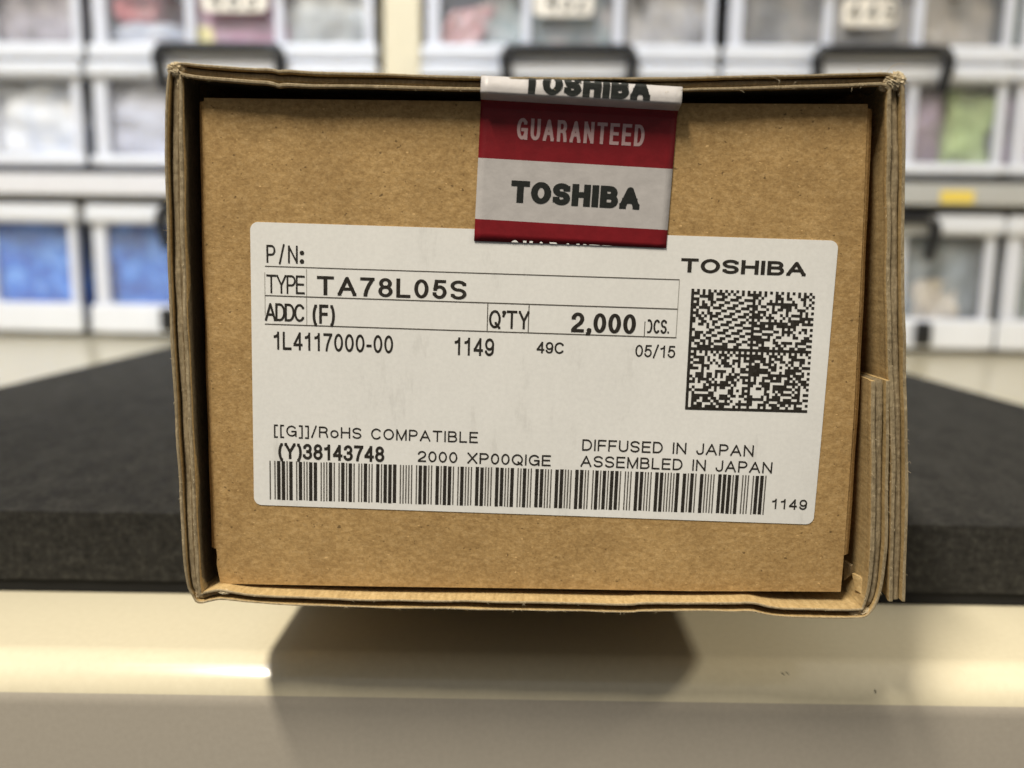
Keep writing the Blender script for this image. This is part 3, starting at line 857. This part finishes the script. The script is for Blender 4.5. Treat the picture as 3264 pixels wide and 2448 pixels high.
svals = [k*0.14 for k in range(1, int(26/0.14))] + [26+k*2.0 for k in range(0, int((S_END-26)/2.0))]
svals = sorted([x for x in svals if all(abs(x-mk) > 0.05 for mk in marks) and x > 1.4] + marks)
NU = 26
grid = [[bm.verts.new(tp(TU0+TW*k/NU, cut(TU0+TW*k/NU))) for k in range(NU+1)]]
for sv in svals: grid.append([bm.verts.new(tp(TU0+TW*k/NU, sv)) for k in range(NU+1)])
allS = [0.0]+svals
for i in range(len(grid)-1):
    mid = (allS[i]+allS[i+1])/2
    red = mid < S_W1 or S_R1 < mid < S_R2+0.25
    for k in range(NU):
        f = bm.faces.new((grid[i][k], grid[i][k+1], grid[i+1][k+1], grid[i+1][k])); f.material_index = 1 if red else 0
bmesh.ops.recalc_face_normals(bm, faces=bm.faces)
ext = bmesh.ops.extrude_edge_only(bm, edges=[e for e in bm.edges if e.is_boundary])
for v_ in [g for g in ext['geom'] if isinstance(g, bmesh.types.BMVert)]: v_.co.y += 0.00006
tape = link('seal_tape', bm, None, box, smooth=True, mats=[M_TAPE_W, M_TAPE_R])
tape['label'] = 'red and white printed seal tape folded over the top edge'
bm = bmesh.new(); TINK = tape_pos(0.00004)
def tape_write(text, bl, br, cap_px, sx, sy, mi, ds=0.0, clip=None, **kw):
    a, c = tap(*bl), tap(*br); s0 = (a[1]+c[1])/2+ds
    lines = [[(a[0]-3, s0+k*0.2), (c[0]+3, s0+k*0.2)] for k in range(-1, int(cap_px*PX/0.2)+2)]
    for g in layout(text, a[0], c[0], s0, s0, cap_px*PX, sx*PX, sy*PX, **kw):
        emit(bm, [g], TINK, clip, lines, mi)
tape_write('GUARANTEED', (1646,446), (2051,466), 64, 10, 10, 0, gap=.30)
tape_write('TOSHIBA', (1627,645), (2036.5,669), 67, 21, 17, 1, gap=.09)
# next repeat of both words: over the rim, and cut off at the lower end
s_lo = tap(1827, 780)[1]
clip = [(TU0, cut(TU0)+0.02), (TU0+TW, cut(TU0+TW)+0.02), (TU0+TW, 9), (TU0, 9)]
tape_write('GUARANTEED', (1622,800), (2027,815), 64, 10, 10, 2, ds=-1.80, clip=clip, gap=.30)
top_s = S_R2 + 0.0
for i in range(len(al)):
    if pp[i].x > RIM and pp[i].y > Z_F + 0.15: top_s = al[i]; break
a, c = tap(1665, 290, 0.0), tap(2073, 290, 0.0)
lines = [[(a[0]-3, top_s+k*0.15), (c[0]+3, top_s+k*0.15)] for k in range(-1, 30)]
for g in layout('TOSHIBA', a[0], c[0], top_s, top_s, 67*PX, 21*PX, 17*PX, gap=.09): emit(bm, [g], TINK, None, lines, 1)
link('printed_text', bm, None, tape, mats=[M_TAPE_TXT_W, M_TAPE_TXT_K, M_LABEL])

# ------------------------------------------------------------------ storage shelf behind: rack, bins, bags
SH_YAW = rad(-2.6)
SU = Vector((math.cos(SH_YAW), math.sin(SH_YAW), 0)); SN = Vector((-math.sin(SH_YAW), math.cos(SH_YAW), 0))
SH_O = Vector((0, 0.795, 0))
def sh(px, py):
    p = hit(px, py, SH_O, SN) - SH_O
    return p.dot(SU), p.z
def sh_world(u, d, z): return SH_O + SU*u + SN*d + Vector((0, 0, z))

def columns(cols, py):
    e = [[sh(a, py)[0] if a else None, sh(b_, py)[0] if b_ else None] for a, b_ in cols]
    w = e[1][1]-e[1][0]
    e[0][0] = e[0][1]-w; e[4][1] = e[4][0]+w
    return e
edges = columns([(None, 256), (291, 1192), (1355, 2283), (2321, 3238), (3261, None)], 70)
mids = [edges[1][1], edges[2][0], edges[2][1], edges[3][0]]
def columns_low(l0, l1, r0, r1, py):
    e = columns([(None, l0), (l1, 1192), (1355, 2283), (2321, r0), (r1, None)], py)
    w = edges[1][1]-edges[1][0]
    e[1][1], e[2][0], e[2][1], e[3][0] = mids
    e[0][0] = e[0][1]-w; e[4][1] = e[4][0]+w
    return e
edgesB = columns_low(262, 300, 3207, 3232, 400)
edgesC = columns_low(250, 298, 3171, 3204, 850)
zC0 = 0.004
zC1 = sh(1632, 668)[1]                     # top of the bottom-row bins
zS0, zS1 = sh(1632, 640)[1], sh(1632, 572)[1]
zB0 = sh(1632, 545)[1]
zB1 = sh(1632, 205)[1]
zA0 = zB1 + 0.0015
zA1 = zA0 + (zB1-zB0)

BIN_D = 0.36
def rrect(x0, x1, z0, z1, r):
    o = []
    for cx_, cy_, a0 in ((x1-r, z0+r, -90), (x1-r, z1-r, 0), (x0+r, z1-r, 90), (x0+r, z0+r, 180)):
        o += arc(cx_, cy_, r, r, a0, a0+90, 5)
    return o
def make_bin(u0, u1, z0, z1, lo_band, hi_band, lab_txt, group, handle=True, hshift=0.0, feet=False, num=None, hang=0.0):
    w, h = u1-u0, z1-z0
    t = empty('storage_bin', sh_world((u0+u1)/2, 0, z0), SH_YAW)
    tag(t, lab_txt, 'storage bin', group)
    hw = w/2
    # front frame with three rounded windows
    fl, fr, rib = 0.0135, 0.0085, 0.0080
    ww = (w - fl - fr - 2*rib)/3
    wins = []
    for k in range(3):
        x0 = -hw+fl+k*(ww+rib); wins.append((x0, x0+ww, lo_band, h-hi_band))
    holes = [[(x*S, y*S) for x, y in rrect(*q, 0.004)] for q in wins]
    vo, fo = cdt_plate([(x*S, y*S) for x, y in rrect(-hw+0.0012, hw-0.0012, 0, h-0.004, 0.006)], holes)
    bm = bmesh.new(); mp = {}
    for f in fo:
        for i in f:
            if i not in mp: mp[i] = bm.verts.new((vo[i].x/S, 0.0, vo[i].y/S))
        bm.faces.new([mp[i] for i in f])
    bmesh.ops.recalc_face_normals(bm, faces=bm.faces)
    if sum(f.normal.y for f in bm.faces) > 0: bmesh.ops.reverse_faces(bm, faces=bm.faces)
    ext = bmesh.ops.extrude_face_region(bm, geom=list(bm.faces))
    for v_ in [g for g in ext['geom'] if isinstance(g, bmesh.types.BMVert)]: v_.co.y += 0.005
    bmesh.ops.recalc_face_normals(bm, faces=bm.faces)
    link('front_frame', bm, M_BIN, t)
    bm = bmesh.new()
    bm_box(bm, -hw+0.002, -hw+0.0045, 0.0052, BIN_D, 0.001, h-0.006)
    bm_box(bm, hw-0.0045, hw-0.002, 0.0052, BIN_D, 0.001, h-0.006)
    bm_box(bm, -hw+0.0047, hw-0.0047, 0.0052, BIN_D, 0.001, 0.0035)
    bm_box(bm, -hw+0.0047, hw-0.0047, BIN_D-0.003, BIN_D-0.0002, 0.0037, h-0.006)
    link('tub', bm, M_TUB, t)
    for x0, x1, a, c in wins:
        bm = bmesh.new(); bm_box(bm, x0-0.001, x1+0.001, 0.0053, 0.0068, a-0.001, c+0.001)
        link('window', bm, M_PANE, t)
    bm = bmesh.new(); bm_box(bm, -hw-0.0034, hw+0.0034, -0.006, BIN_D, h-hi_band+0.0015, h, 0.003, 2)
    link('lid', bm, M_LID, t)
    bm = bmesh.new(); bm_box(bm, -hw-0.0032, hw+0.0032, -0.005, -0.0003, 0.0015, lo_band-0.0015, 0.002, 2)
    link('base_rim', bm, M_LID, t)
    if handle:
        hh = 0.0585
        zt = h + 0.010 + hang
        pts = [(-hh+0.004, -0.0078, zt-0.036), (-hh+0.001, -0.0105, zt-0.016), (-hh, -0.0112, zt-0.006), (-hh+0.004, -0.0112, zt), (-hh+0.012, -0.0112, zt+0.001)]
        pts = [Vector(p) for p in pts]
        pts = pts + [Vector((-p.x, p.y, p.z)) for p in pts[::-1]]
        pts = [p + Vector((hshift, 0, 0)) for p in pts]
        bm = bmesh.new(); n = len(pts)
        bm_tube(bm, catmull(pts, 0.003), 0.0050, 10)
        link('handle', bm, M_BLACK, t, smooth=True)
    if feet:
        for sx_ in (-1, 1):
            bm = bmesh.new(); bm_box(bm, hshift+sx_*0.056-0.0075, hshift+sx_*0.056+0.0075, -0.013, -0.0053, 0.004, 0.027, 0.003, 3)
            link('clip', bm, M_BLACK, t, smooth=True)
    if num:
        txt, px0, px1, py0, py1, capk = num
        a = sh(px0, py1); c = sh(px1, py0)
        cu = (u0+u1)/2
        bm = bmesh.new()
        out = rrect(a[0]-cu, c[0]-cu, a[1]-z0, c[1]-z0, min(0.006, (c[1]-a[1])*0.3))
        fv = [bm.verts.new((x, -0.0004, z)) for x, z in out]; bv = [bm.verts.new((x, -0.0001, z)) for x, z in out]
        bm.faces.new(fv)
        for i in range(len(out)): bm.faces.new((fv[i], bv[i], bv[(i+1) % len(out)], fv[(i+1) % len(out)]))
        st = link('number_sticker', bm, M_STICKER, t)
        nl, nr, nb, cap = capk
        p0 = sh(nl, nb); p1 = sh(nr, nb); ch = cap*0.795/F_PX*1000
        bm = bmesh.new()
        g = layout(txt, (p0[0]-cu)*1000, (p1[0]-cu)*1000, (p0[1]-z0)*1000, (p0[1]-z0)*1000, ch, ch*0.12, ch*0.12, gap=.42)
        emit(bm, g, lambda u, v: (u/1000, -0.0007, v/1000))
        link('printed_number', bm, M_BLACK, st)
    return t

rack = tag(empty('shelf_rack', sh_world(0, 0, 0), SH_YAW), 'steel shelf rack with a cream post and grey shelf boards behind the box', 'shelf rack')
pu0, pu1 = sh(1219, 70)[0], sh(1339, 70)[0]
bm = bmesh.new(); bm_box(bm, pu0, pu1, 0.004, 0.045, 0.0, zA1+0.12, 0.002, 2)
link('post', bm, M_POST, rack)
bm = bmesh.new(); bm_box(bm, edges[0][0]-0.03, pu0-0.0005, -0.012, BIN_D+0.03, zS0, zS1, 0.0015, 2)
link('shelf_board', bm, M_SHELF_W, rack)
bm = bmesh.new(); bm_box(bm, pu1+0.0005, edges[4][1]+0.03, -0.012, BIN_D+0.03, zS0, zS1, 0.0015, 2)
link('shelf_board', bm, M_SHELF_G, rack)['label'] = 'darker grey shelf board with a yellow sticker on its edge'
y0_ = sh(2975, 664); y1_ = sh(3085, 612)
bm = bmesh.new(); bm_box(bm, y0_[0], y1_[0], -0.0125, -0.01205, max(y0_[1], zS0+0.002), min(y1_[1], zS1-0.002))
link('yellow_sticker', bm, M_YELLOW, rack)

GA, GB, GC = 'storage bins on the top row', 'storage bins standing on the shelf board', 'storage bins standing on the desk'
specA = [
 ('translucent bin at the top left corner of the photo, filled with mauve grey bags', None),
 ('translucent bin left of the cream post with pink and yellow bags and a number sticker', ('483', 645, 850, -55, 38, (672, 820, 28, 60))),
 ('translucent bin right of the cream post with a 432 sticker, above the seal tape', ('432', 1700, 1893, -50, 52, (1745, 1868, 36, 66))),
 ('translucent bin with an oval 449 sticker above the top right corner of the box', ('449', 2682, 2862, -4, 84, (2704, 2852, 66, 52))),
 ('sliver of translucent bin at the top right edge of the photo, beyond the 449 bin', None)]
hs = [0.0]*5
for k in range(5):
    c_ = (edges[k][0]+edges[k][1])/2
    hs[k] = {1: sh(716, 180)[0]-c_, 2: sh(1812, 190)[0]-c_, 3: sh(2797, 225)[0]-c_}.get(k, sh(716, 180)[0]-(edges[1][0]+edges[1][1])/2)
for k in range(5):
    make_bin(edges[k][0], edges[k][1], zA0, zA1, 0.0165, 0.020, specA[k][0], GA, True, hs[k], False, specA[k][1])
specB = ['translucent bin on the pale shelf at the left edge, holding a whitish blue bag',
         'translucent bin on the pale shelf next to the box, holding lavender grey bags',
         'translucent bin right of the cream post whose lid shows just above the seal tape',
         'translucent bin on the grey shelf right of the box with purple and green bags',
         'sliver of translucent bin on the grey shelf at the right edge beside the green bag']
for k in range(5):
    make_bin(edgesB[k][0], edgesB[k][1], zB0, zB1, 0.0115, 0.0145, specB[k], GB, True, hs[k])
specC = {0: 'translucent bin full of blue bags on the desk at the left edge',
         1: 'translucent bin full of blue bags on the desk, half hidden by the box',
         3: 'translucent bin on the desk right of the box with grey blue contents',
         4: 'translucent bin on the desk at the right edge below the yellow sticker'}
for k in (0, 1, 3, 4):
    make_bin(edgesC[k][0], edgesC[k][1], zC0, zC1, 0.030, 0.0185, specC[k], GC, True, hs[k] - (0.03 if k == 0 else 0.0), True, hang=-0.016)

def bag_mat(name, cols_, scale=55):
    m, nt, b = new_mat(name)
    n = tex_noise(nt, coords(nt, (1, 1, 1)), scale, 4, 0.55)
    st = [(0.28+0.44*i/(len(cols_)-1), c) for i, c in enumerate(cols_)]
    nt.links.new(ramp_node(nt, n, st), b.inputs['Base Color'])
    b.inputs['Roughness'].default_value = 0.42; b.inputs['Specular IOR Level'].default_value = 0.3
    return m
def bag(u0, u1, z0, z1, d0, d1, cols_, label_, seed, group, shear=0.0, scale=55):
    """a lumpy plastic bag of parts filling u0..u1, z0..z1 (shelf coordinates) behind the windows"""
    bm = bmesh.new(); bmesh.ops.create_cube(bm, size=2.0)
    bmesh.ops.subdivide_edges(bm, edges=list(bm.edges), cuts=15, use_grid_fill=True)
    hx, hy, hz = (u1-u0)/2 + (0.004 if u1-u0 > 0.05 else 0.0), (d1-d0)/2, (z1-z0)/2
    for v_ in bm.verts:
        q = v_.co; l4 = (abs(q.x)**10+abs(q.y)**10+abs(q.z)**10)**0.1
        q = q/l4
        nv = noise.noise_vector(Vector((q.x*hx, q.y*hy, q.z*hz))*38+Vector((seed*3.1, 0, 0)))
        nf = noise.noise(Vector((q.x*hx, q.y*hy, q.z*hz))*130+Vector((seed, 0, 0)))
        k = 1.0
        v_.co = Vector((q.x*hx + q.z*hz*shear + nv.x*0.006, q.y*hy + nv.y*0.010 + nf*0.003, hz + q.z*hz + (nv.z*0.006 if q.z > -0.5 else 0)))
    zmin = min(v_.co.z for v_ in bm.verts)
    for v_ in bm.verts: v_.co.z -= zmin
    o = link('parts_bag', bm, bag_mat('bag_film', cols_, scale), smooth=True)
    o.location = sh_world((u0+u1)/2, (d0+d1)/2, z0); o.rotation_euler = (0, 0, SH_YAW)
    tag(o, label_, 'parts bag', group)
    return o
GBAG = 'bags of parts inside the storage bins'
def bag_px(px0, px1, py_top, z0, cols_, label_, seed, shear=0.0, d0=0.014, d1=0.12, scale=55, pyref=None):
    u0, u1 = sh(px0, pyref or py_top)[0], sh(px1, pyref or py_top)[0]
    bag(u0, u1, z0, sh(px0, py_top)[1], d0, d1, cols_, label_, seed, GBAG, shear, scale)
fA, fB, fC = zA0+0.0045, zB0+0.0045, zC0+0.0045
bag_px(-260, 235, -260, fA, [(.16,.14,.15),(.34,.31,.34),(.50,.46,.48)], 'mauve grey bag in the bin at the top left corner', 1, pyref=60)
bag_px(330, 560, 55, fA, [(.30,.34,.42),(.40,.42,.48),(.66,.62,.62)], 'grey blue bag in the bin left of the post, below the pink bag', 2, pyref=60)
bag_px(320, 470, -250, fA+0.034, [(.65,.18,.20),(.55,.16,.18),(.5,.3,.32)], 'pink red bag high in the bin left of the post', 3, pyref=40, d0=0.02)
bag_px(585, 890, -250, fA, [(.40,.30,.36),(.42,.20,.30),(.55,.48,.52)], 'mauve bag behind the 483 sticker', 4, pyref=60, scale=30)
bag_px(590, 660, 75, fA, [(.66,.58,.22),(.72,.64,.30),(.6,.55,.35)], 'small yellow packet at the foot of the bin behind the black handle', 5, pyref=110, d0=0.010, d1=0.03)
bag_px(900, 1180, -250, fA, [(.30,.32,.32),(.44,.45,.44),(.56,.55,.52)], 'grey bag beside the cream post in the bin to its left', 6, pyref=60)
bag_px(1400, 1540, 10, fA, [(.55,.28,.30),(.60,.36,.36),(.45,.40,.42)], 'pale red bag right of the cream post', 7, pyref=60, shear=0.4, d0=0.012, d1=0.05)
bag_px(1540, 1950, -250, fA, [(.22,.28,.28),(.34,.38,.38),(.50,.42,.42)], 'grey green bag behind the 432 sticker', 8, pyref=60)
bag_px(1960, 2270, -250, fA, [(.28,.28,.30),(.38,.36,.35),(.50,.47,.43)], 'taupe bag at the right end of the 432 bin', 9, pyref=60)
bag_px(2360, 2640, -250, fA, [(.09,.09,.09),(.16,.155,.15),(.40,.36,.31)], 'dark charcoal bag at the left end of the 449 bin', 10, pyref=60, scale=26)
bag_px(2645, 2930, -250, fA, [(.18,.17,.155),(.28,.26,.235),(.38,.34,.28)], 'olive brown bag behind the oval 449 sticker', 11, pyref=60, scale=30)
bag_px(2935, 3190, -250, fA, [(.20,.18,.15),(.34,.30,.25),(.24,.24,.24)], 'brown grey bag at the right end of the 449 bin', 12, pyref=60, scale=30)
bag_px(3262, 3500, -250, fA, [(.10,.16,.13),(.16,.22,.18),(.25,.26,.26)], 'dark green grey bag at the top right edge of the photo', 13, pyref=60)
bag_px(-260, 244, 250, fB, [(.50,.56,.72),(.70,.73,.80),(.82,.83,.86)], 'whitish blue bag at the left edge on the pale shelf', 14, pyref=400)
bag_px(310, 900, 240, fB, [(.36,.37,.46),(.48,.49,.58),(.58,.60,.70)], 'lavender grey bag beside the upper left corner of the box', 15, pyref=400, scale=30)
bag_px(2560, 3026, 282, fB, [(.20,.14,.20),(.28,.21,.27),(.34,.27,.32)], 'dark purple bag beside the upper right corner of the box', 16, pyref=450)
bag_px(3034, 3192, 280, fB, [(.26,.36,.14),(.40,.52,.22),(.50,.60,.32)], 'light green bag right of the dark purple bag', 17, pyref=450)
bag_px(3210, 3440, 290, fB, [(.30,.22,.34),(.42,.34,.46)], 'violet bag at the right edge of the photo on the grey shelf', 18, pyref=450)
bag_px(-260, 232, 690, fC, [(.01,.07,.36),(.04,.17,.62),(.18,.42,.90)], 'blue bag in the bin at the left edge on the desk', 19, pyref=850, scale=62)
bag_px(315, 880, 690, fC, [(.01,.05,.28),(.03,.14,.52),(.13,.33,.80)], 'blue bag in the bin beside the left side of the box', 20, pyref=850, scale=62)
bag_px(2500, 3150, 740, fC, [(.13,.16,.19),(.20,.24,.28),(.30,.32,.34)], 'slate grey bag in the bin right of the box', 21, pyref=850)
bag_px(2920, 3075, 895, fC+0.020, [(.42,.38,.34),(.50,.46,.41)], 'small beige oval pouch in front of the slate grey bag', 22, pyref=950, d0=0.009, d1=0.016)
bag_px(3225, 3450, 770, fC, [(.10,.15,.13),(.20,.22,.22),(.34,.34,.33)], 'dark grey green bag at the right edge on the desk', 23, pyref=850)
